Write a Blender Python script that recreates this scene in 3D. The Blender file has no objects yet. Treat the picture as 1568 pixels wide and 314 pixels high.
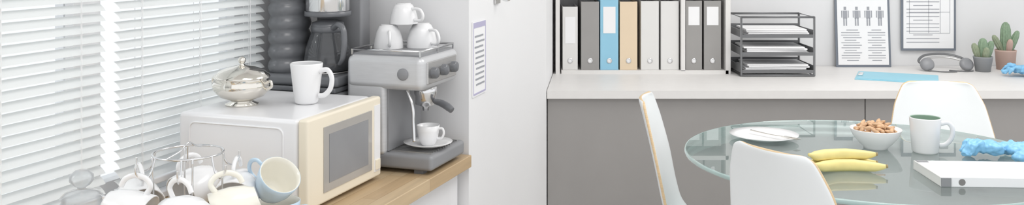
import bpy, bmesh, math, random
from mathutils import Vector, Matrix, noise
random.seed(7)
S=bpy.context.scene
COL=S.collection
S.view_settings.view_transform='Standard'
S.view_settings.look='None'
S.view_settings.exposure=0.0

# ---------------------------------------------------------------- materials
def lin(c):
    c=c/255.0
    return c/12.92 if c<=0.04045 else ((c+0.055)/1.055)**2.4
def rgb(r,g,b): return (lin(r),lin(g),lin(b),1)
def mat(name,c,rough=0.5,metal=0.0,var=0.04,scale=8,bump=0.0,coat=0.0,spec=0.5,stretch=None):
    m=bpy.data.materials.new(name); m.use_nodes=True
    nt=m.node_tree; b=nt.nodes['Principled BSDF']
    b.inputs['Roughness'].default_value=rough
    b.inputs['Metallic'].default_value=metal
    b.inputs['Specular IOR Level'].default_value=spec
    b.inputs['Coat Weight'].default_value=coat
    tc=nt.nodes.new('ShaderNodeTexCoord'); mp=nt.nodes.new('ShaderNodeMapping')
    nt.links.new(tc.outputs['Object'],mp.inputs['Vector'])
    if stretch: mp.inputs['Scale'].default_value=stretch
    n=nt.nodes.new('ShaderNodeTexNoise'); n.inputs['Scale'].default_value=scale; n.inputs['Detail'].default_value=4
    nt.links.new(mp.outputs[0],n.inputs['Vector'])
    r=nt.nodes.new('ShaderNodeValToRGB')
    base=rgb(*c)
    r.color_ramp.elements[0].position=0.3; r.color_ramp.elements[1].position=0.7
    r.color_ramp.elements[0].color=tuple(x*(1-var) for x in base[:3])+(1,)
    r.color_ramp.elements[1].color=tuple(min(1,x*(1+var)) for x in base[:3])+(1,)
    nt.links.new(n.outputs['Fac'],r.inputs['Fac'])
    nt.links.new(r.outputs['Color'],b.inputs['Base Color'])
    if bump>0:
        bp=nt.nodes.new('ShaderNodeBump'); bp.inputs['Strength'].default_value=bump; bp.inputs['Distance'].default_value=0.01
        nt.links.new(n.outputs['Fac'],bp.inputs['Height']); nt.links.new(bp.outputs[0],b.inputs['Normal'])
    return m
def glassmat(name,tint,refl=0.5,rough=0.02,body=None,bodyfac=0.0):
    m=bpy.data.materials.new(name); m.use_nodes=True
    nt=m.node_tree; nt.nodes.clear()
    out=nt.nodes.new('ShaderNodeOutputMaterial')
    tr=nt.nodes.new('ShaderNodeBsdfTransparent'); tr.inputs[0].default_value=rgb(*tint)
    gl=nt.nodes.new('ShaderNodeBsdfGlossy'); gl.inputs['Roughness'].default_value=rough
    gl.inputs['Color'].default_value=(1,1,1,1)
    fr=nt.nodes.new('ShaderNodeLayerWeight'); fr.inputs['Blend'].default_value=refl
    mx=nt.nodes.new('ShaderNodeMixShader')
    nt.links.new(fr.outputs['Fresnel'],mx.inputs[0])
    nt.links.new(tr.outputs[0],mx.inputs[1]); nt.links.new(gl.outputs[0],mx.inputs[2])
    last=mx
    if body:
        df=nt.nodes.new('ShaderNodeBsdfDiffuse'); df.inputs[0].default_value=rgb(*body)
        m2=nt.nodes.new('ShaderNodeMixShader'); m2.inputs[0].default_value=bodyfac
        nt.links.new(mx.outputs[0],m2.inputs[1]); nt.links.new(df.outputs[0],m2.inputs[2]); last=m2
    nt.links.new(last.outputs[0],out.inputs[0])
    return m
M={}
M['wall']=mat('wall_paint',(234,234,235),0.8,var=0.01,scale=3,bump=0.02)
M['wallb']=mat('wall_paint_back',(226,226,227),0.8,var=0.01,scale=3,bump=0.02)
M['ceil']=mat('ceiling_paint',(240,240,240),0.9,var=0.01)
M['floor']=mat('floor_vinyl',(205,202,198),0.5,var=0.05,scale=3)
M['desk']=mat('desk_laminate',(228,226,224),0.45,var=0.015,scale=20)
M['cab']=mat('cabinet_grey',(157,154,152),0.55,var=0.02,scale=6)
M['gap']=mat('cabinet_gap',(130,128,127),0.8)
M['ceramic']=mat('white_ceramic',(238,238,239),0.22,var=0.005,coat=0.1)
M['blueceramic']=mat('blue_ceramic',(196,217,233),0.2,var=0.02,coat=0.3)
M['creamceramic']=mat('cream_ceramic',(240,237,226),0.2,var=0.01,coat=0.3)
M['greenceramic']=mat('green_glaze',(160,186,168),0.25,var=0.04)
M['chrome']=mat('polished_steel',(225,225,226),0.12,1.0,var=0.02)
M['silver']=mat('silverware_metal',(232,228,220),0.1,1.0,var=0.02)
M['steel']=mat('brushed_steel',(205,204,203),0.32,1.0,var=0.05,scale=30,stretch=(1,1,12))
M['espresso']=mat('espresso_steel_grey',(206,207,209),0.4,0.35,var=0.03,scale=20,stretch=(1,1,10))
M['black']=mat('black_plastic',(108,110,114),0.3,var=0.05,coat=0.2)
M['dark']=mat('dark_grey_plastic',(142,143,146),0.4,var=0.05)
M['mesh']=mat('black_wire',(116,117,119),0.4,0.2)
M['micro']=mat('microwave_white',(238,238,240),0.3,var=0.005,coat=0.2)
M['microd']=mat('microwave_cream_door',(236,227,208),0.35,var=0.01)
M['shell']=mat('chair_white_laminate',(233,236,237),0.35,var=0.01)
M['ply']=mat('plywood_edge',(216,190,152),0.5,var=0.1,scale=40,stretch=(1,1,8))
M['paper']=mat('paper_white',(240,240,241),0.8,var=0.01)
M['ink']=mat('printed_ink',(160,162,168),0.8)
M['inkred']=mat('printed_violet',(182,178,204),0.8)
M['clip']=mat('clipboard_dark',(118,124,134),0.6)
M['blue']=mat('binder_blue',(148,200,224),0.5,var=0.02)
M['tan']=mat('binder_tan',(228,208,180),0.5,var=0.02)
M['bdark']=mat('binder_taupe',(156,154,152),0.5,var=0.03)
M['bwhite']=mat('binder_white',(224,223,221),0.5,var=0.01)
M['folder']=mat('folder_blue',(150,206,224),0.5,var=0.02)
M['glove']=mat('nitrile_blue',(136,196,234),0.45,var=0.08,scale=30)
M['banana']=mat('banana_skin',(236,220,148),0.5,var=0.06,scale=25)
M['bantip']=mat('banana_tip',(160,142,104),0.7)
M['cookie']=mat('biscuit_brown',(208,170,134),0.7,var=0.25,scale=60,bump=0.3)
M['leaf']=mat('cactus_green',(134,156,130),0.7,var=0.15,scale=60,bump=0.3)
M['leaf2']=mat('cactus_olive',(148,158,132),0.7,var=0.15,scale=60,bump=0.3)
M['terra']=mat('terracotta',(196,168,156),0.8,var=0.06)
M['potg']=mat('pot_grey',(150,152,154),0.7,var=0.05)
M['soil']=mat('potting_soil',(130,120,110),0.95,var=0.2,scale=80)
M['glass']=glassmat('table_glass',(230,237,236),0.3,0.01,(212,220,219),0.14)
M['glassedge']=mat('glass_edge_green',(168,190,187),0.1,var=0.05,coat=0.5)
M['carafe']=glassmat('carafe_glass',(180,182,185),0.4,0.02,(130,132,136),0.3)
M['clear']=glassmat('clear_glass',(244,246,247),0.22,0.03,(235,237,239),0.3)
M['pane']=glassmat('window_pane',(250,252,253),0.15,0.01)
M['ovenwin']=mat('microwave_window',(172,169,165),0.12,var=0.03,coat=0.5)
# blinds: diffuse + translucent
m=bpy.data.materials.new('blind_slat'); m.use_nodes=True; nt=m.node_tree; nt.nodes.clear()
o=nt.nodes.new('ShaderNodeOutputMaterial'); d=nt.nodes.new('ShaderNodeBsdfDiffuse'); t=nt.nodes.new('ShaderNodeBsdfTranslucent')
d.inputs[0].default_value=rgb(240,242,242); t.inputs[0].default_value=rgb(236,239,239)
x=nt.nodes.new('ShaderNodeMixShader'); x.inputs[0].default_value=0.35
nt.links.new(d.outputs[0],x.inputs[1]); nt.links.new(t.outputs[0],x.inputs[2]); nt.links.new(x.outputs[0],o.inputs[0]); M['slat']=m
# wood
m=bpy.data.materials.new('butcher_block_wood'); m.use_nodes=True; nt=m.node_tree; b=nt.nodes['Principled BSDF']; b.inputs['Roughness'].default_value=0.4
tc=nt.nodes.new('ShaderNodeTexCoord')
mp=nt.nodes.new('ShaderNodeMapping'); mp.inputs['Rotation'].default_value=(0,0,math.pi/2)
nt.links.new(tc.outputs['Object'],mp.inputs[0])
br=nt.nodes.new('ShaderNodeTexBrick'); br.inputs['Scale'].default_value=1.0; br.inputs['Brick Width'].default_value=0.5; br.inputs['Row Height'].default_value=0.045; br.inputs['Mortar Size'].default_value=0.0008
br.inputs['Color1'].default_value=rgb(224,200,164); br.inputs['Color2'].default_value=rgb(203,174,135); br.inputs['Mortar'].default_value=rgb(180,150,114)
nt.links.new(mp.outputs[0],br.inputs['Vector'])
mp2=nt.nodes.new('ShaderNodeMapping'); mp2.inputs['Scale'].default_value=(60,4,60)
nt.links.new(tc.outputs['Object'],mp2.inputs[0])
n=nt.nodes.new('ShaderNodeTexNoise'); n.inputs['Scale'].default_value=1.0; n.inputs['Detail'].default_value=5; nt.links.new(mp2.outputs[0],n.inputs['Vector'])
mx=nt.nodes.new('ShaderNodeMixRGB'); mx.blend_type='MULTIPLY'; mx.inputs[0].default_value=0.35
nt.links.new(br.outputs['Color'],mx.inputs[1]); nt.links.new(n.outputs['Fac'],mx.inputs[2]); nt.links.new(mx.outputs[0],b.inputs['Base Color']); M['wood']=m

# ---------------------------------------------------------------- helpers
def empty(name,loc=(0,0,0),rz=0.0,rot=None):
    e=bpy.data.objects.new(name,None); COL.objects.link(e); e.empty_display_size=0.05
    e.location=loc; e.rotation_euler=rot if rot else (0,0,rz); return e
def add(name,verts,faces,m,parent=None,smooth=False,loc=(0,0,0),rot=(0,0,0)):
    me=bpy.data.meshes.new(name); me.from_pydata([tuple(v) for v in verts],[],faces)
    bm=bmesh.new(); bm.from_mesh(me); bmesh.ops.recalc_face_normals(bm,faces=bm.faces); bm.to_mesh(me); bm.free()
    me.materials.append(m)
    if smooth:
        for p in me.polygons: p.use_smooth=True
    o=bpy.data.objects.new(name,me); COL.objects.link(o); o.location=loc; o.rotation_euler=rot
    if parent: o.parent=parent
    return o
def boxv(c,s):
    cx,cy,cz=c; a,b,d=s[0]/2,s[1]/2,s[2]/2
    v=[(cx+i*a,cy+j*b,cz+k*d) for i in(-1,1) for j in(-1,1) for k in(-1,1)]
    f=[(0,1,3,2),(4,6,7,5),(0,4,5,1),(2,3,7,6),(0,2,6,4),(1,5,7,3)]
    return v,f
def box(name,size,loc,m,parent=None,bev=0.0,rot=(0,0,0),seg=3):
    v,f=boxv((0,0,0),size); o=add(name,v,f,m,parent,loc=loc,rot=rot)
    if bev>0:
        b=o.modifiers.new('b','BEVEL'); b.width=bev; b.segments=seg; b.limit_method='ANGLE'
        for p in o.data.polygons: p.use_smooth=True
        w=o.modifiers.new('w','WEIGHTED_NORMAL')
    return o
def box2(name,lo,hi,m,parent=None,bev=0.0,seg=3):
    return box(name,[hi[i]-lo[i] for i in range(3)],[(hi[i]+lo[i])/2 for i in range(3)],m,parent,bev,seg=seg)
def boxes(name,lst,m,parent=None,loc=(0,0,0),rot=(0,0,0)):
    V=[];F=[]
    for c,s in lst:
        v,f=boxv(c,s); k=len(V); V+=v; F+=[tuple(i+k for i in q) for q in f]
    return add(name,V,F,m,parent,loc=loc,rot=rot)
def prism(name,poly,z0,z1,m,parent=None):
    n=len(poly); V=[(p[0],p[1],z0) for p in poly]+[(p[0],p[1],z1) for p in poly]
    F=[tuple(range(n)),tuple(range(n,2*n))]+[(i,(i+1)%n,n+(i+1)%n,n+i) for i in range(n)]
    return add(name,V,F,m,parent)
def lathe(name,prof,m,parent=None,seg=40,loc=(0,0,0),rot=(0,0,0),mod=None,sy=1.0,smooth=True):
    V=[];F=[];rings=[]
    for r,z in prof:
        if r<1e-6: rings.append([len(V)]); V.append((0,0,z))
        else:
            k=len(V); rings.append(list(range(k,k+seg)))
            for i in range(seg):
                a=2*math.pi*i/seg; rr=r*(mod(a) if mod else 1); V.append((rr*math.cos(a),sy*rr*math.sin(a),z))
    for A,B in zip(rings,rings[1:]):
        for i in range(seg):
            j=(i+1)%seg
            if len(A)==1 and len(B)==1: continue
            if len(A)==1: F.append((A[0],B[i],B[j]))
            elif len(B)==1: F.append((A[i],A[j],B[0]))
            else: F.append((A[i],A[j],B[j],B[i]))
    return add(name,V,F,m,parent,smooth,loc,rot)
def cr(pts,n=8,closed=False):
    P=[Vector(p) for p in pts]; out=[]; N=len(P)
    rng=range(N) if closed else range(N-1)
    for i in rng:
        if closed: p0,p1,p2,p3=P[i-1],P[i],P[(i+1)%N],P[(i+2)%N]
        else: p0=P[max(i-1,0)];p1=P[i];p2=P[i+1];p3=P[min(i+2,N-1)]
        for k in range(n):
            t=k/n
            out.append(0.5*((2*p1)+(p2-p0)*t+(2*p0-5*p1+4*p2-p3)*t*t+(3*p1-p0-3*p2+p3)*t**3))
    if not closed: out.append(P[-1])
    return out
def sweep(pts,rad,seg=10,closed=False,flat=1.0):
    P=[Vector(p) for p in pts]; N=len(P); V=[];F=[]
    up=None
    for i in range(N):
        if closed: t=(P[(i+1)%N]-P[i-1])
        else: t=P[min(i+1,N-1)]-P[max(i-1,0)]
        t.normalize()
        if up is None:
            up=Vector((0,0,1)) if abs(t.z)<0.9 else Vector((1,0,0))
        s=t.cross(up); 
        if s.length<1e-5: s=t.orthogonal()
        s.normalize(); u=s.cross(t).normalized(); up=u
        r=rad[i] if isinstance(rad,(list,tuple)) else rad
        for k in range(seg):
            a=2*math.pi*k/seg; V.append(P[i]+s*math.cos(a)*r+u*math.sin(a)*r*flat)
    M_=N if closed else N-1
    for i in range(M_):
        for k in range(seg):
            a=i*seg; b=((i+1)%N)*seg
            F.append((a+k,a+(k+1)%seg,b+(k+1)%seg,b+k))
    if not closed:
        F.append(tuple(range(seg))); F.append(tuple(range((N-1)*seg,N*seg)))
    return V,F
def tube(name,pts,rad,m,parent=None,seg=10,closed=False,sm=8,loc=(0,0,0),rot=(0,0,0),flat=1.0):
    Q=cr(pts,sm,closed) if sm else pts
    if isinstance(rad,(list,tuple)):
        n=len(rad); L=len(Q); rr=[]
        for i in range(L):
            t=i/(L-1)*(n-1); k=min(int(t),n-2); rr.append(rad[k]+(rad[k+1]-rad[k])*(t-k))
        rad=rr
    V,F=sweep(Q,rad,seg,closed,flat)
    return add(name,V,F,m,parent,True,loc,rot)
def circ(r,z,n=32,cx=0,cy=0): return [(cx+r*math.cos(2*math.pi*i/n),cy+r*math.sin(2*math.pi*i/n),z) for i in range(n)]
def mug(name,loc,r=0.043,h=0.095,hang=0.0,rz=0,outer='ceramic',inner=None,taper=0.9,rot=None,handle=True,curvy=False):
    e=empty(name,loc,rz,rot)
    if curvy:
        op=[(0,0),(r*.5,0),(r*.52,h*.04),(r*.72,h*.2),(r*.9,h*.5),(r*.97,h*.8),(r,h)]
    else:
        op=[(0,0),(r*taper*.9,0),(r*taper,h*.05),(r*(taper+1)/2,h*.5),(r,h*.98),(r*.99,h)]
    ip=[(p[0]-.0035,max(p[1],.005)) for p in op[1:]][::-1]
    ip[0]=(op[-1][0]-.0035,h)
    if inner:
        lathe('body',op+[(op[-1][0]-.0015,h+.001)],M[outer],e)
        lathe('interior',[(op[-1][0]-.001,h+.0008)]+ip+[(0,.005)],M[inner],e)
    else: lathe('body',op+[(op[-1][0]-.0018,h+.0015)]+ip+[(0,.005)],M[outer],e)
    if handle:
        k=h/.095
        tube('handle',[(r*.93,0,h*.82),(r+.018*k,0,h*.86),(r+.03*k,0,h*.68),(r+.027*k,0,h*.42),(r+.012*k,0,h*.24),(r*.88,0,h*.2)],.0048*k,M[outer],e,flat=1.3)
    return e

# ---------------------------------------------------------------- frames
ANG=math.radians(19.5); W=Vector((math.sin(ANG),math.cos(ANG),0)); E=Vector((math.cos(ANG),-math.sin(ANG),0)); W0=Vector((-.98,2.56,0))
def CW(a,b,z=0): p=W0+W*a+E*b; return (p.x,p.y,z)
RZ=-ANG
CT=0.70 # counter top height
CZ=1.40 # camera height
# ---------------------------------------------------------------- room
box2('floor',(-4,-1.5,-.1),(5,5.1,0),M['floor'])
box2('ceiling',(-4,1.0,2.7),(5,5.1,2.8),M['ceil'])
box2('wall_back',(-1.3,4.86,0),(5,5.0,2.7),M['wallb'])
ww=empty('wall_left',CW(0,0,0),RZ)
box2('below_sill',(-.14,-3.2,0),(0,.76,.72),M['wall'],ww)
box2('above_window',(-.14,-3.2,2.15),(0,.76,2.7),M['wall'],ww)
box2('pier_far',(-.14,.47,.72),(0,.76,2.15),M['wall'],ww)
box2('pier_near',(-.14,-3.2,.72),(0,-2.6,2.15),M['wall'],ww)
c1=CW(.76,-.14);c2=CW(.76,.62)
prism('wall_partition',[(c1[0],c1[1]),(c2[0],c2[1]),(.149,4.06),(.225,4.86),(-1.2,4.86)],0,2.7,M['wall'])
def window(name,a0,a1):
    e=empty(name,CW(0,0,0),RZ); z0,z1=.72,2.15
    t=.045
    boxes('frame',[((-.08,a0+t/2,(z0+z1)/2),(.06,t,z1-z0)),((-.08,a1-t/2,(z0+z1)/2),(.06,t,z1-z0)),((-.08,(a0+a1)/2,z0+t/2),(.06,a1-a0-2*t,t)),((-.08,(a0+a1)/2,z1-t/2),(.06,a1-a0-2*t,t))],M['micro'],e)
    box('pane',(.006,a1-a0-2*t,z1-z0-2*t),(-.08,(a0+a1)/2,(z0+z1)/2),M['pane'],e)
window('window_1',-2.6,-1.4);window('window_2',-1.4,-.19);window('window_3',-.19,.47)
box('trim_1',(.035,3.0,.02),CW(-1.05,.018,.71),M['micro'],rot=(0,0,RZ),bev=.004)
def blind(name,a0,a1,tilt):
    e=empty(name,CW(0,0,0),RZ)
    V=[];F=[]
    z=.775; pitch=.0255; w=.028; N=5
    while z<1.95:
        ph=random.uniform(-.03,.03)
        k=len(V)
        for yy in (a0,a1):
            for i in range(N):
                s=(i/(N-1)-.5)*w; cv=.0022*(1-(2*i/(N-1)-1)**2)
                tt=tilt+ph
                V.append((.022+s*math.cos(tt)-cv*math.sin(tt), yy, z+s*math.sin(tt)+cv*math.cos(tt)+random.uniform(-.0004,.0004)))
        for i in range(N-1): F.append((k+i,k+i+1,k+N+i+1,k+N+i))
        z+=pitch
    add('slats',V,F,M['slat'],e,True)
    box2('bottom_rail',(.010,a0,.745),(.034,a1,.762),M['micro'],e,.003)
    box2('head_rail',(.002,a0,1.95),(.042,a1,1.99),M['micro'],e,.003)
    n=3 if a1-a0<.9 else 5
    L=[]
    for i in range(n):
        a=a0+.08+(a1-a0-.16)*i/(n-1)
        for dx in (-.013,.013): L.append(((.022+dx,a,1.36),(.0012,.0012,1.2)))
        L.append(((.022,a+.01,1.36),(.0016,.0016,1.2)))
    boxes('ladder_cords',L,M['paper'],e)
blind('window_blind',-1.30,-.215,math.radians(-40))
blind('window_blind',-.165,.47,math.radians(-40))

# counter
ct=empty('wooden_countertop',CW(0,0,0),RZ)
box2('butcher_block',(.006,-2.4,CT-.04),(.632,.755,CT),M['wood'],ct,.003)
cc=empty('base_cabinet',CW(0,0,0),RZ)
box2('carcass',(.01,-2.4,.08),(.57,.75,CT-.041),M['wall'],cc)
box2('plinth',(.01,-2.4,0.0),(.52,.75,.08),M['cab'],cc)
for i in range(5):
    box2('door_%d'%(i+1),(.571,-2.39+i*.628,.1),(.588,-2.39+i*.628+.62,CT-.05),M['micro'],cc,.003)

# ---------------------------------------------------------------- microwave
mw=empty('microwave_oven',CW(.18,.28,CT),RZ)
H=.242
boxes('feet',[((x,y,.005),(.03,.03,.01)) for x in(-.15,.15) for y in(-.15,.15)],M['dark'],mw)
box2('casing',(-.185,-.20,.01),(.185,.20,H),M['micro'],mw,.012)
P=[]
for cx,cz,a0 in ((.125,.20,0),(-.13,.20,90),(-.13,.05,180),(.125,.05,270)):
    for k in range(5):
        a=math.radians(a0+k*22.5); P.append((cx+.018*math.cos(a),-.2005,cz+.018*math.sin(a)))
tube('side_emboss',P,.0025,M['micro'],mw,closed=True,sm=0)
box2('door_frame',(.187,-.202,.012),(.216,.20,H+.002),M['microd'],mw,.007)
box2('door_window',(.2155,-.125,.04),(.2185,.14,H-.03),M['ovenwin'],mw,.001)
box2('door_window_inner',(.218,-.10,.062),(.2195,.115,H-.052),M['dark'],mw)
box2('control_strip',(.2155,.155,.03),(.218,.19,H-.02),M['micro'],mw)
box2('door_release',(.217,.16,.035),(.222,.186,.065),M['microd'],mw,.002)

MT=CT+H
mug('coffee_mug',CW(.208,.35,MT+.001),r=.046,h=.112,rz=math.radians(-20),taper=.72)
sb=empty('silver_sugar_bowl',CW(.13,.19,MT),RZ)
lathe('bowl',[(0,0),(.045,0),(.046,.004),(.03,.01),(.032,.014),(.06,.024),(.079,.045),(.081,.06),(.074,.074),(.078,.078)],M['silver'],sb)
lathe('lid',[(.078,.078),(.076,.083),(.062,.095),(.04,.104),(.015,.109),(.008,.112)],M['silver'],sb)
lathe('knob',[(.008,.110),(.006,.114),(.010,.120),(.011,.127),(.006,.133),(0,.135)],M['silver'],sb)
for sx in(-1,1): tube('side_handle_%d'%(sx+2),[(sx*.078,0,.062),(sx*.094,0,.07),(sx*.097,0,.055),(sx*.08,0,.045)],.004,M['silver'],sb)

# ---------------------------------------------------------------- riser box + coffee maker
bb=empty('riser_box',CW(.535,.185,CT),RZ)  # plain riser added behind the microwave to lift the coffee maker
box2('body',(-.14,-.125,0),(.14,.135,.235),M['dark'],bb,.02)
box2('riser_seam',(-.141,-.126,.16),(.141,.136,.163),M['black'],bb)
box2('top_mat',(-.135,-.12,.235),(.135,.13,.25),M['black'],bb,.004)
BT=CT+.25
cm=empty('drip_coffee_maker',CW(.535,.175,BT),RZ)
box2('base',(-.12,-.115,0),(.15,.12,.035),M['black'],cm,.012)
lathe('hot_plate',[(0,.035),(.07,.035),(.072,.039),(.068,.041),(0,.041)],M['steel'],cm,loc=(.062,-.02,0))
box2('rear_column',(-.03,.06,.03),(.14,.12,.39),M['dark'],cm,.01)
z=.03
prof=[(0,.03)]
while z<.39:
    for k in range(6):
        t=k/6; prof.append((.054+.008*math.sin(math.pi*t),z+.045*t))
    z+=.045
prof+=[(.05,z),(0,z)]
lathe('water_tank',prof,M['black'],cm,loc=(-.078,-.02,0),sy=1.35)
lathe('brew_head',[(0,.218),(.06,.218),(.068,.226),(.070,.232),(.0705,.34),(.066,.385),(0,.395)],M['chrome'],cm,loc=(.062,-.02,0))
lathe('brew_head_band',[(.069,.213),(.074,.214),(.074,.228),(.070,.229)],M['black'],cm,loc=(.062,-.02,0))
ca=[(0,.042),(.066,.042),(.073,.05),(.0745,.075),(.070,.11),(.056,.15),(.048,.168),(.05,.176)]
lathe('carafe',ca,M['carafe'],cm,loc=(.062,-.02,0))
lathe('coffee',[(0,.044),(.064,.044),(.071,.052),(.0722,.075),(.0705,.085),(0,.085)],M['black'],cm,loc=(.062,-.02,0))
lathe('carafe_band',[(.0505,.163),(.052,.163),(.053,.182),(.047,.184)],M['black'],cm,loc=(.062,-.02,0))
lathe('carafe_lid',[(.052,.181),(.05,.192),(.03,.2),(0,.202)],M['black'],cm,loc=(.062,-.02,0))
tube('carafe_handle',[(.10,-.05,.178),(.125,-.065,.19),(.148,-.075,.178),(.155,-.08,.14),(.148,-.077,.09),(.13,-.066,.068)],[.012,.011,.010,.010,.009,.007],M['black'],cm,flat=.8)
box2('switch',(.03,-.118,.01),(.06,-.114,.024),M['steel'],cm,.002)

# ---------------------------------------------------------------- espresso machine
es=empty('espresso_machine',CW(.585,.475,CT),RZ)
boxes('feet',[((x,y,.006),(.03,.03,.012)) for x in(-.1,.1) for y in(-.1,.1)],M['black'],es)
box2('drip_base',(-.13,-.13,.012),(.15,.13,.058),M['dark'],es,.012)
L=[((.065,y,.06),(.14,.004,.004)) for y in [-.1+.018*i for i in range(12)]]
boxes('drip_grill',L,M['steel'],es)
box2('rear_body',(-.135,-.135,.05),(-.005,.135,.31),M['espresso'],es,.014)
box2('splash_panel',(-.006,-.115,.06),(.0,.115,.26),M['dark'],es,.002)
box2('head',(-.135,-.14,.25),(.125,.14,.352),M['espresso'],es,.022,seg=5)
box2('front_panel',(.1235,-.11,.268),(.129,.11,.335),M['steel'],es,.003)
for i,y in enumerate((-.075,0,.075)):
    lathe('knob_%d'%(i+1),[(0,.018),(.014,.018),(.017,.014),(.018,0)],M['black'],es,seg=24,loc=(.128,y,.3),rot=(0,math.pi/2,0))
lathe('side_dial',[(.018,0),(.018,.004),(.014,.007),(0,.007)],M['dark'],es,seg=28,loc=(.06,-.139,.30),rot=(math.pi/2,0,0))
tube('top_rail',[(-.12,-.125,.368),(.11,-.125,.368),(.11,.125,.368),(-.12,.125,.368)],.0035,M['chrome'],es,closed=True,sm=0)
boxes('rail_posts',[((x,y,.36),(.005,.005,.018)) for x in(-.12,.11) for y in(-.125,0,.125)],M['chrome'],es)
box2('warming_tray',(-.12,-.12,.35),(.11,.12,.356),M['dark'],es)
lathe('group_head',[(0,.252),(.036,.252),(.036,.222),(.032,.215),(.032,.19),(.012,.182),(.01,.17),(0,.17)],M['chrome'],es,loc=(.07,0,0))
tube('portafilter_handle',[(.1,0,.2),(.13,-.01,.196),(.155,-.02,.188),(.17,-.025,.18)],[.008,.011,.012,.010],M['black'],es)
tube('steam_wand',[(.06,-.11,.25),(.085,-.125,.2),(.09,-.13,.15),(.095,-.135,.1)],.005,M['chrome'],es)
ec=empty('espresso_cup_and_saucer',CW(.56,.565,CT+.062),RZ)
lathe('saucer',[(0,0),(.03,0),(.035,.003),(.058,.009),(.075,.016),(.076,.018),(.056,.0125),(.03,.006),(0,.006)],M['ceramic'],ec)
lathe('cup',[(0,.006),(.02,.006),(.022,.01),(.030,.025),(.034,.05),(.036,.068),(.034,.068),(.031,.05),(.026,.025),(0,.014)],M['ceramic'],ec)
tube('cup_handle',[(.032,0,.058),(.048,0,.06),(.053,0,.045),(.045,0,.03),(.03,0,.028)],.0035,M['ceramic'],ec)
# stacked cups
st=empty('stacked_coffee_cups',CW(.645,.455,CT+.3565),RZ)
def icup(n,z,r,h,rz,dx=0,dy=0):
    p=[(r,0),(r*.99,h*.1),(r*.95,h*.35),(r*.8,h*.7),(r*.6,h*.93),(r*.5,h*.95),(r*.5,h),(0,h*.98)]
    lathe(n,p,M['ceramic'],st,loc=(dx,dy,z))
    c=math.cos(rz);s=math.sin(rz)
    q=[(r*.97,h*.2),(r+.026,h*.2),(r+.034,h*.45),(r+.02,h*.72),(r*.76,h*.74)]
    tube(n+'_handle',[(dx+x*c,dy+x*s,z+zz) for x,zz in q],.005,M['ceramic'],st)
icup('lower_cup_a',0,.050,.078,math.radians(-25),.035,.03)
icup('lower_cup_b',0,.048,.076,math.radians(-60),-.055,-.03)
icup('upper_cup',.077,.046,.066,math.radians(-15),-.015,0)

# ---------------------------------------------------------------- mug rack
RA,RB=-.36,.40
rk=empty('wire_mug_rack',CW(RA,RB,CT),RZ)
tube('base_ring',circ(.075,.004,24),.004,M['chrome'],rk,closed=True,sm=0)
tube('top_ring',circ(.076,.228,32),.0024,M['chrome'],rk,closed=True,sm=0)
for i in range(4):
    a=math.radians(45+90*i); c,s=math.cos(a),math.sin(a)
    tube('post_%d'%i,[(.075*c,.075*s,.004),(.072*c,.072*s,.1),(.076*c,.076*s,.228)],.0022,M['chrome'],rk)
tube('handle_loop',[(0,-.076,.228),(0,-.03,.236),(0,0,.25),(0,.03,.236),(0,.076,.228)],.0022,M['chrome'],rk)
angs=[-165,-115,-62,-12,60,130]
for i,dg in enumerate(angs):
    a=math.radians(dg); c,s=math.cos(a),math.sin(a)
    tube('hook_%d'%i,[(.076*c,.076*s,.228),(.087*c,.087*s,.195),(.105*c,.105*s,.185),(.118*c,.118*s,.2),(.120*c,.120*s,.215)],.0022,M['chrome'],rk)
    r=.051 if i%2 else .054; h=.094
    # mug hangs by its handle, foot of the mug turned outwards, mouth tipped down and in
    ax=Vector((-s,c,0))*(1 if i in(0,1,5) else -1)*.75-Vector((c,s,0))*.6+Vector((0,0,-.35)); ax.normalize()
    up=Vector((0,0,1)); up=(up-ax*up.dot(ax)).normalized()
    yv=ax.cross(up)
    R=Matrix((up,yv,ax)).transposed()
    hp=Vector((.112*c,.112*s,.188))
    org=hp-(R@Vector((r+.022,0,h*.55)))
    wm=mug('coffee_mug',(0,0,0),r=r,h=h,curvy=True,outer='ceramic' if i!=3 else 'creamceramic')
    Mw=Matrix.Translation(Vector(CW(RA,RB,CT)))@Matrix.Rotation(RZ,4,'Z')@Matrix.Translation(org)@R.to_4x4()
    wm.matrix_world=Mw
mug('blue_coffee_cup',(-.555,2.20,CT+.0005),r=.056,h=.088,rz=math.radians(-5),outer='blueceramic',inner='creamceramic',curvy=True)
zc=Vector((.50,-.50,.70)).normalized(); xc=Vector((-.85,.15,.45)); xc=(xc-zc*xc.dot(zc)).normalized(); yc=zc.cross(xc)
bc=mug('blue_coffee_cup',(0,0,0),r=.050,h=.078,outer='blueceramic',inner='creamceramic',curvy=True)
bc.matrix_world=Matrix.Translation((-.575,2.20,CT+.105))@Matrix((xc,yc,zc)).transposed().to_4x4()
# glass jar
gj=empty('glass_sugar_jar',CW(-.44,.175,CT),RZ)
lathe('jar',[(0,0),(.045,0),(.048,.005),(.048,.11),(.042,.12),(.042,.125)],M['clear'],gj)
lathe('sugar',[(0,.004),(.044,.004),(.044,.07),(0,.075)],M['paper'],gj)
lathe('lid',[(.044,.125),(.045,.13),(.035,.14),(.012,.145),(.008,.15),(.018,.156),(.026,.166),(.025,.178),(.014,.188),(0,.190)],M['clear'],gj)

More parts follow.
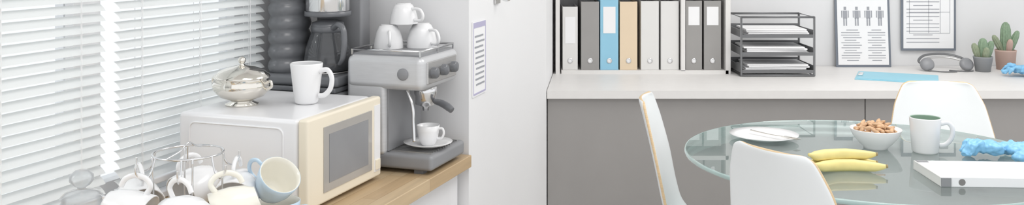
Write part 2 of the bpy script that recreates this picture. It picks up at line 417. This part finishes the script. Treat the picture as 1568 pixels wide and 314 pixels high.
# ---------------------------------------------------------------- notice + hook on partition side
pc=Vector((c2[0],c2[1],0)); pd=(Vector((.149,4.06,0))-pc); LN=pd.length; pd.normalize(); prz=math.atan2(pd.y,pd.x)
def onp(s,z): p=pc+pd*s; return (p.x,p.y,z)
nt_=empty('wall_notice',onp(.10,1.0),prz)
box2('sheet',(-.07,-.004,-.12),(.07,-.001,.13),M['paper'],nt_)
boxes('border',[((0,-.0045,.118),(.13,.001,.018)),((0,-.0045,-.112),(.13,.001,.006)),((-.064,-.0045,0),(.004,.001,.22)),((.064,-.0045,0),(.004,.001,.22))],M['inkred'],nt_)
boxes('text_lines',[((random.uniform(-.01,.01),-.0045,.08-.018*i),(.09,.001,.006)) for i in range(10)],M['ink'],nt_)
hk=empty('coat_hook',onp(.30,1.21),prz)
box2('plate',(-.03,-.008,-.035),(.03,-.001,.03),M['steel'],hk,.002)
tube('prong',[(0,-.006,0),(0,-.03,-.02),(0,-.05,-.018),(0,-.055,.005)],.005,M['chrome'],hk)
lathe('prong_tip',[(0,-.008),(.008,-.004),(.008,.004),(0,.008)],M['chrome'],hk,loc=(0,-.055,.01))

# ---------------------------------------------------------------- back desk
dk=empty('built_in_desk',(0,0,0))
prism('worktop',[(.152,4.06),(4.9,4.06),(4.9,4.855),(.228,4.855)],.715,.75,M['desk'],dk)
prism('cabinet_carcass',[(.156,4.107),(4.88,4.107),(4.88,4.85),(.228,4.85)],.015,.714,M['gap'],dk)
xs=[.154,1.545,2.62,3.7,4.88]
for i in range(len(xs)-1):
    box2('cabinet_door_%d'%i,(xs[i]+.002,4.085,.03),(xs[i+1]-.002,4.105,.712),M['cab'],dk,.002)

# bookcase
bk=empty('binder_bookcase',(0,0,0))
X0,X1,Y0,Y1=.232,1.07,4.57,4.85
boxes('frame',[((X0-.008,(Y0+Y1)/2,1.35),(.02,.28,1.2)),((X1-.012,(Y0+Y1)/2,1.35),(.024,.28,1.2)),(((X0+X1)/2,(Y0+Y1)/2,.7585),(X1-X0-.02,.28,.017)),(((X0+X1)/2,(Y0+Y1)/2,1.16),(X1-X0-.02,.28,.02)),(((X0+X1)/2,(Y0+Y1)/2,1.56),(X1-X0-.02,.28,.02)),(((X0+X1)/2,(Y0+Y1)/2,1.94),(X1-X0-.02,.28,.02)),((.838,(Y0+Y1)/2,1.35),(.02,.28,1.17))],M['desk'],bk)
box2('back_panel',(X0,4.842,.77),(X1-.02,4.848,1.94),M['wallb'],bk)
def binder(x0,x1,mt,h=.318,label=None,z=.767,y=4.59):
    e=empty('ring_binder',((x0+x1)/2,y,z)); w=(x1-x0)-.004
    box2('spine',(-w/2,0,0),(w/2,.004,h),M[mt],e,.0015)
    box2('cover_left',(-w/2,.003,0),(-w/2+.003,.24,h),M[mt],e)
    box2('cover_right',(w/2-.003,.003,0),(w/2,.24,h),M[mt],e)
    box2('pages',(-w/2+.006,.012,.01),(w/2-.006,.235,h-.01),M['paper'],e)
    lathe('finger_ring',[(.009,0),(.013,0),(.013,.002),(.009,.002)],M['chrome'],e,seg=20,loc=(0,-.0005,.045),rot=(math.pi/2,0,0))
    lathe('finger_hole',[(0,.0008),(.009,.0008)],M['paper'],e,seg=20,loc=(0,0,.045),rot=(math.pi/2,0,0))
    if label:
        lz0,lz1=label
        box2('label',(-w*.34,-.0015,lz0),(w*.34,0,lz1),M['paper'],e)
binder(.247,.325,'bwhite',.31,(.13,.26))
binder(.338,.43,'bdark',.335)
binder(.432,.525,'blue',.345,(.18,.31))
binder(.528,.618,'tan',.335)
binder(.632,.724,'bwhite',.338)
binder(.730,.822,'bwhite',.338)
binder(.852,.936,'bdark',.34,(.22,.31))
binder(.942,1.03,'bdark',.34,(.22,.31))
for k,(a,b_,mt) in enumerate([(.25,.33,'bwhite'),(.34,.43,'bdark'),(.44,.53,'bwhite'),(.55,.63,'tan'),(.86,.94,'bdark'),(.945,1.03,'bdark')]):
    binder(a,b_,mt,.32,(.16,.28),z=1.171)

# letter organizer
og=empty('letter_tray_organizer',(1.275,4.60,.75))
w,dp,h=.35,.24,.285
for sx in(-1,1):
    tube('side_frame_%d'%(sx+1),[(sx*w/2,-dp/2,.005),(sx*w/2,-dp/2,h),(sx*w/2,dp/2,h),(sx*w/2,dp/2,.005)],.0055,M['mesh'],og,closed=True,sm=0)
for y in(-dp/2,dp/2): tube('cross_%d'%(y>0),[(-w/2,y,h),(w/2,y,h)],.0055,M['mesh'],og,sm=0); tube('crossb_%d'%(y>0),[(-w/2,y,.006),(w/2,y,.006)],.0055,M['mesh'],og,sm=0)
for k,z in enumerate((.02,.105,.19)):
    L=[]
    for i in range(24): L.append(((-w/2+.012+i*(w-.024)/23,0,z),(.0022,dp,.002)))
    for i in range(14): L.append(((0,-dp/2+i*dp/13,z),(w-.01,.0022,.002)))
    L+=[((0,-dp/2,z+.004),(w,.005,.016)),((0,dp/2,z+.02),(w,.004,.05)),((-w/2,0,z+.015),(.004,dp,.035)),((w/2,0,z+.015),(.004,dp,.035))]
    boxes('tray_%d'%k,L,M['mesh'],og)
    for j in range(4):
        box('papers_%d_%d'%(k,j),(.29,.21,.007),(random.uniform(-.012,.012),random.uniform(-.01,.0),z+.008+.0085*j),M['paper'],og,rot=(0,0,random.uniform(-.05,.05)))
# clipboards
def clipboard(x,z,kind,tilt):
    e=empty('clipboard',(x,4.852-(.03 if tilt else 0.006),z),rot=(-tilt,0,0))
    w,h=.285,.385
    box2('board',(-w/2,-.003,0),(w/2,0,h),M['clip'],e,.001)
    box2('sheet',(-w/2+.012,-.0045,.012),(w/2-.012,-.0032,h-.02),M['paper'],e)
    box2('clip',(-.05,-.012,h-.02),(.05,-.003,h+.008),M['chrome'],e,.003)
    L=[]
    if kind==0:
        for i in range(4):
            cx=-.09+.06*i; z0=.24
            L+=[((cx,-.005,z0+.062),(.013,.001,.016)),((cx,-.005,z0+.03),(.022,.001,.04)),((cx-.006,-.005,z0-.008),(.007,.001,.04)),((cx+.006,-.005,z0-.008),(.007,.001,.04)),((cx-.017,-.005,z0+.032),(.005,.001,.035)),((cx+.017,-.005,z0+.032),(.005,.001,.035))]
        for i in range(13): L.append(((-.065+(.0 if i%3 else .01),-.005,.19-.013*i),(.095 if i%4 else .06,.001,.0035)))
        for i in range(13): L.append(((.07,-.005,.19-.013*i),(.09 if i%3 else .05,.001,.0035)))
    else:
        for i in range(15): L.append(((-.03,-.005,.31-.019*i),(.17 if i%4 else .1,.001,.0035)))
        for xx in(-.10,.0,.06,.11): L.append(((xx,-.005,.2),(.002,.001,.22)))
        for zz in(.09,.2,.31): L.append(((.005,-.005,zz),(.21,.001,.0022)))
        L.append(((.06,-.005,.335),(.08,.001,.02)))
    boxes('printed_form',L,M['ink'],e)
clipboard(1.815,.75,0,.075)
clipboard(2.16,.832,1,0)
# blue folder on desk
fo=empty('blue_folder',(1.83,4.44,.75),math.radians(-24))
box2('cover',(-.18,-.14,0),(.18,.14,.004),M['folder'],fo,.001)
box2('sheets',(-.17,-.132,.004),(.172,.13,.006),M['folder'],fo)
box2('metal_clip',(-.172,-.04,.006),(-.15,.04,.013),M['chrome'],fo,.002)
# headset
hs=empty('headphones',(2.17,4.70,.75),math.radians(-5))
tube('headband',[(-.10,-.03,.025),(-.12,0,.045),(-.07,.05,.07),(.03,.06,.075),(.10,.03,.06),(.115,-.01,.035)],.0065,M['mesh'],hs,flat=.6)
tube('headband_inner',[(-.095,-.03,.02),(-.105,0,.035),(-.06,.04,.055),(.03,.048,.06),(.09,.02,.048),(.10,-.01,.03)],.005,M['steel'],hs)
for k,(x,y) in enumerate(((-.09,-.035),(.105,-.02))):
    lathe('ear_cup_%d'%k,[(0,-.014),(.022,-.014),(.032,-.008),(.034,0),(.032,.01),(.02,.016),(0,.016)],M['dark'],hs,seg=28,loc=(x,y,.033),rot=(math.radians(60),math.radians(20 if k else -20),0))
tube('cable',[(-.09,-.06,.006),(-.03,-.085,.004),(.04,-.07,.004),(.02,-.03,.004),(.08,-.06,.004),(.13,-.04,.004)],.003,M['mesh'],hs)

def pot(e,r,h,m,taper=.75):
    lathe('pot',[(0,0),(r*taper,0),(r*.98,h*.9),(r,h*.92),(r,h),(r*.9,h),(r*.88,h*.88),(0,h*.88)],m,e,seg=36)
    lathe('soil',[(0,h*.91),(r*.88,h*.9)],M['soil'],e,seg=24)
rib=lambda a:1+.09*math.cos(a*10)
def cact(n,e,loc,r,h,m,rot=(0,0,0)):
    p=[(r*.75,0),(r*.95,h*.2),(r,h*.5),(r*.92,h*.75),(r*.65,h*.92),(r*.3,h*.99),(0,h)]
    lathe(n,p,m,e,seg=60,loc=loc,rot=rot,mod=rib)
p1=empty('potted_cactus',(2.35,4.66,.75)); pot(p1,.046,.075,M['potg'])
cact('stem',p1,(0,0,.066),.022,.10,M['leaf']); cact('arm_a',p1,(-.022,0,.07),.016,.075,M['leaf2'],(0,-.35,0)); cact('arm_b',p1,(.022,.005,.07),.017,.085,M['leaf'],(0,.3,0)); cact('arm_c',p1,(.0,-.022,.066),.015,.06,M['leaf2'],(.3,0,0))
p2=empty('potted_cactus',(2.50,4.73,.75)); pot(p2,.05,.10,M['terra'],.85)
cact('stem',p2,(0,0,.09),.024,.15,M['leaf']); cact('arm_a',p2,(-.02,0,.095),.015,.09,M['leaf2'],(0,-.5,0)); cact('arm_b',p2,(.02,0,.095),.016,.11,M['leaf'],(0,.4,0)); cact('arm_c',p2,(.004,-.02,.09),.014,.07,M['terra'],(.3,0,0))

# gloves
tex=bpy.data.textures.new('glove_folds','CLOUDS'); tex.noise_scale=.022
def glove(loc,rz,sc=1.0,seed=0):
    e=empty('nitrile_glove',loc,rz); random.seed(seed)
    V=[];F=[]
    def ad(v,f):
        k=len(V); V.extend(v); F.extend([tuple(i+k for i in q) for q in f])
    v,f=sweep(cr([(-.10,0,.02),(-.06,.005,.022),(-.02,0,.028),(.03,0,.03),(.05,0,.025)],5),[.038+.012*math.sin(i*.6) for i in range(21)],14,False,.42); ad(v,f)
    for k in range(4):
        y=-.03+.02*k; L=[.065,.08,.075,.06][k]; cu=random.uniform(-.02,.03)
        v,f=sweep(cr([(.03,y,.026),(.03+L*.5,y+cu*.5,.03+random.uniform(-.008,.02)),(.03+L,y+cu,.014)],6),[.0115-.003*i/12 for i in range(13)],8); ad(v,f)
    v,f=sweep(cr([(-.02,-.03,.024),(.0,-.06,.032),(.03,-.078,.014)],6),[.013-.003*i/12 for i in range(13)],8); ad(v,f)
    V=[(p[0]*sc,p[1]*sc,max(p[2],.006)*sc) for p in V]
    o=add('rubber_skin',V,F,M['glove'],e,True)
    r=o.modifiers.new('r','REMESH'); r.mode='VOXEL'; r.voxel_size=.0035; r.use_smooth_shade=True
    d=o.modifiers.new('d','DISPLACE'); d.texture=tex; d.strength=.022; d.mid_level=.5; d.texture_coords='LOCAL'
    s=o.modifiers.new('s','SMOOTH'); s.iterations=1
    return e
glove((2.47,4.48,.752),math.radians(170),1.05,1)
glove((2.58,4.53,.752),math.radians(30),1.0,2)

# ---------------------------------------------------------------- glass table
TX,TY,TR=1.09,2.845,.555
tb=empty('round_glass_table',(TX,TY,0))
lathe('glass_top',[(0,.738),(TR-.004,.738),(TR-.004,.75),(0,.75)],M['glass'],tb,seg=128,smooth=False)
lathe('glass_rim',[(TR-.0042,.737),(TR,.739),(TR+.001,.744),(TR,.749),(TR-.0042,.7505),(TR-.0042,.737)],M['glassedge'],tb,seg=128)
for i in range(4):
    a=math.radians(35+90*i); c,s=math.cos(a),math.sin(a)
    tube('leg_%d'%i,[(.40*c,.40*s,.012),(.37*c,.37*s,.35),(.34*c,.34*s,.722)],.017,M['chrome'],tb,seg=16)
    lathe('pad_%d'%i,[(0,.72),(.028,.72),(.028,.738),(0,.738)],M['chrome'],tb,seg=24,loc=(.34*c,.34*s,0))
    lathe('foot_%d'%i,[(0,0),(.024,0),(.024,.014),(0,.014)],M['black'],tb,seg=24,loc=(.40*c,.40*s,0))
tube('lower_ring',circ(.365,.36,48),.009,M['chrome'],tb,closed=True,sm=0)
T=.7505
pl=empty('dinner_plate',(.828,3.07,T))
lathe('plate',[(0,0),(.06,0),(.065,.003),(.09,.010),(.110,.016),(.111,.018),(.088,.0135),(.062,.006),(0,.006)],M['ceramic'],pl,seg=56)
fk=empty('dinner_fork',(.86,3.045,T+.012),math.radians(-52))
tube('handle',[(-.10,0,.006),(-.02,0,.004),(.03,0,.006)],[.005,.0035,.003],M['silver'],fk,flat=.45)
boxes('head',[((.042,0,.006),(.025,.022,.002))]+[((.07,-.009+.006*i,.006),(.035,.0028,.002)) for i in range(4)],M['silver'],fk)
bo=empty('bowl_of_biscuits',(1.143,2.935,T))
lathe('bowl',[(0,0),(.036,0),(.037,.005),(.05,.016),(.068,.038),(.078,.06),(.0775,.062),(.066,.04),(.046,.018),(0,.01)],M['ceramic'],bo,seg=48)
random.seed(3)
V=[];F=[]
for i in range(60):
    rr=math.sqrt(random.random())*.058; a=random.uniform(0,6.28); z=.05+.022*(1-(rr/.06)**2)+random.uniform(-.008,.008)
    R=Matrix.Rotation(random.uniform(0,6.28),3,'Z')@Matrix.Rotation(random.uniform(-.6,.6),3,'Y')
    L=random.uniform(.013,.02)
    pts=[R@Vector((t*L,.003*(1-t*t),0))+Vector((rr*math.cos(a),rr*math.sin(a),z)) for t in(-1,-.6,0,.6,1)]
    v,f=sweep(pts,[.003,.0062,.0078,.0062,.003],8,False,.8); k=len(V); V+=v; F+=[tuple(j+k for j in q) for q in f]
add('biscuits',V,F,M['cookie'],bo,True)
mug('coffee_mug',(1.272,2.875,T),r=.046,h=.107,rz=math.radians(-8),outer='ceramic',inner='greenceramic',taper=.84)
# bananas
bn=empty('banana_bunch',(.94,2.655,T)); bn.scale=(.93,.93,.93)
def ban(n,off,rz,bow,z=.018):
    pts=[(-.105,.0,.004),(-.075,-.012-bow*.3,.0),(-.02,-.028-bow,0),(.04,-.024-bow,0),(.085,.002,.004),(.108,.018,.010),(.122,.026,.014)]
    R=Matrix.Rotation(rz,3,'Z')
    P=[R@Vector(p)+Vector((off[0],off[1],z+off[2])) for p in pts]
    tube(n,P,[.005,.0145,.0185,.019,.0165,.008,.005],M['banana'],bn,seg=7)
    tube(n+'_tip',[P[0]-(P[1]-P[0])*.12,P[0]+(P[1]-P[0])*.05],[.005,.0055],M['bantip'],bn,sm=0)
ban('banana_a',(0,-.005,0),math.radians(184),.0)
ban('banana_b',(.01,-.045,0),math.radians(178),.004)
ban('banana_c',(-.005,-.022,.028),math.radians(187),.0)
glove((1.44,2.81,T+.002),math.radians(195),.95,5)
glove((1.52,2.78,T+.002),math.radians(75),.8,9)
# lever arch file lying
lf=empty('white_lever_arch_file',(1.34,2.555,T),math.radians(-3))
box2('bottom_cover',(-.20,-.09,0),(.19,.10,.003),M['bwhite'],lf)
box2('pages',(-.17,-.08,.003),(.185,.09,.02),M['paper'],lf)
box2('top_cover',(-.20,-.09,.021),(.19,.10,.024),M['micro'],lf,.001)
box2('spine',(-.20,-.09,0),(-.197,.10,.024),M['bwhite'],lf)
box2('spine_long',(-.20,-.093,0),(.19,-.09,.024),M['micro'],lf)
boxes('corner_metal',[((-.187,-.095,.012),(.026,.003,.022)),((-.18,.09,.0245),(.03,.02,.002))],M['dark'],lf)
lathe('finger_hole',[(0,0),(.009,0)],M['gap'],lf,seg=20,loc=(-.145,-.0935,.012),rot=(math.pi/2,0,0))

# ---------------------------------------------------------------- chairs
def chair(loc,rz,sc=1.0):
    e=empty('dining_chair',loc,rz); e.scale=(sc,sc,sc)
    cp=cr([(0,.40,.425),(0,.36,.452),(0,.25,.452),(0,.12,.440),(0,.03,.450),(0,-.025,.495),(0,-.05,.56),(0,-.075,.68),(0,-.105,.80),(0,-.13,.885)],6)
    wk=[.155,.19,.205,.20,.185,.18,.19,.195,.168,.122]
    n=len(cp); V=[];F=[];NX=16
    ls=[0]
    for i in range(1,n): ls.append(ls[-1]+(cp[i]-cp[i-1]).length)
    for i in range(n):
        t=i/(n-1)*(len(wk)-1); k=min(int(t),len(wk)-2); w=wk[k]+(wk[k+1]-wk[k])*(t-k)
        de=ls[-1]-ls[i]; R=.05
        if de<R: w=min(w,.148-(R-math.sqrt(max(0,R*R-(R-de)**2)))*.9)
        df=ls[i]
        if df<R: w=min(w,.20-(R-math.sqrt(max(0,R*R-(R-df)**2)))*.9)
        for j in range(NX+1):
            s=j/NX*2-1; x=s*w
            cv=(s*s)*.022 if i>n*.5 else (s*s)*.008
            y=cp[i].y+(cv if i>n*.5 else 0); z=cp[i].z+(cv if i<=n*.5 else 0)
            V.append((x,y,z))
    for i in range(n-1):
        for j in range(NX):
            a=i*(NX+1)+j; F.append((a,a+1,a+NX+2,a+NX+1))
    o=add('shell',V,F,M['shell'],e,True)
    o.data.materials.append(M['ply'])
    s=o.modifiers.new('s','SOLIDIFY'); s.thickness=.013; s.offset=0; s.material_offset_rim=1; s.use_even_offset=True
    sub=o.modifiers.new('sub','SUBSURF'); sub.levels=1; sub.render_levels=1
    for k,(sx,sy) in enumerate(((-1,1),(1,1),(-1,-1),(1,-1))):
        tube('leg_%d'%(k+1),[(sx*.13,.18+sy*.12,.435),(sx*.17,.17+sy*.17,.22),(sx*.205,.165+sy*.215,.0)],[.017,.015,.011],M['ply'],e,seg=14)
    boxes('under_frame',[((0,.18,.428),(.26,.03,.014)),((0,.30,.43),(.26,.022,.014)),((0,.07,.425),(.26,.022,.014))],M['dark'],e)
    return e
chair((1.60,3.44,0),math.radians(172),.98)
chair((.74,2.385,0),math.radians(-58))
chair((.555,3.08,0),math.radians(-104))

# ---------------------------------------------------------------- lights
w=bpy.data.worlds.new('daylight'); S.world=w; w.use_nodes=True
bg=w.node_tree.nodes['Background']; bg.inputs[0].default_value=(.975,.985,1,1); bg.inputs[1].default_value=1.15
def area(name,loc,size,power,rot=(0,0,0)):
    e=empty(name,loc)
    box('housing',(size[0]+.06,size[1]+.06,.03),(0,0,.025),M['micro'],e,.004)
    l=bpy.data.lights.new(name+'_light','AREA'); l.shape='RECTANGLE'; l.size=size[0]; l.size_y=size[1]; l.energy=power; l.color=(1,.985,.96)
    o=bpy.data.objects.new('light',l); COL.objects.link(o); o.parent=e; o.rotation_euler=rot
area('added_fill_panel',(1.7,3.2,2.66),(1.2,1.2),32)  # out-of-view fill panel, added under the ceiling to brighten the room
area('added_fill_panel',(.3,1.6,2.66),(1.2,.6),14)  # second added fill panel, smaller and weaker, also unseen
sl=bpy.data.lights.new('sun','SUN'); sl.energy=1.2; sl.angle=math.radians(15); sl.color=(1,.98,.94)
so=bpy.data.objects.new('sun',sl); COL.objects.link(so); so.rotation_euler=(math.radians(20),math.radians(-58),0); so.location=(-4,2,4)

# ---------------------------------------------------------------- camera
cd=bpy.data.cameras.new('camera'); co=bpy.data.objects.new('camera',cd); COL.objects.link(co)
co.location=(0,0,CZ); co.rotation_euler=(math.pi/2,0,0)
cd.sensor_width=36; cd.sensor_fit='HORIZONTAL'; cd.lens=36*1430/1568; cd.shift_x=0; cd.shift_y=-247/1568
cd.clip_start=.05
S.camera=co
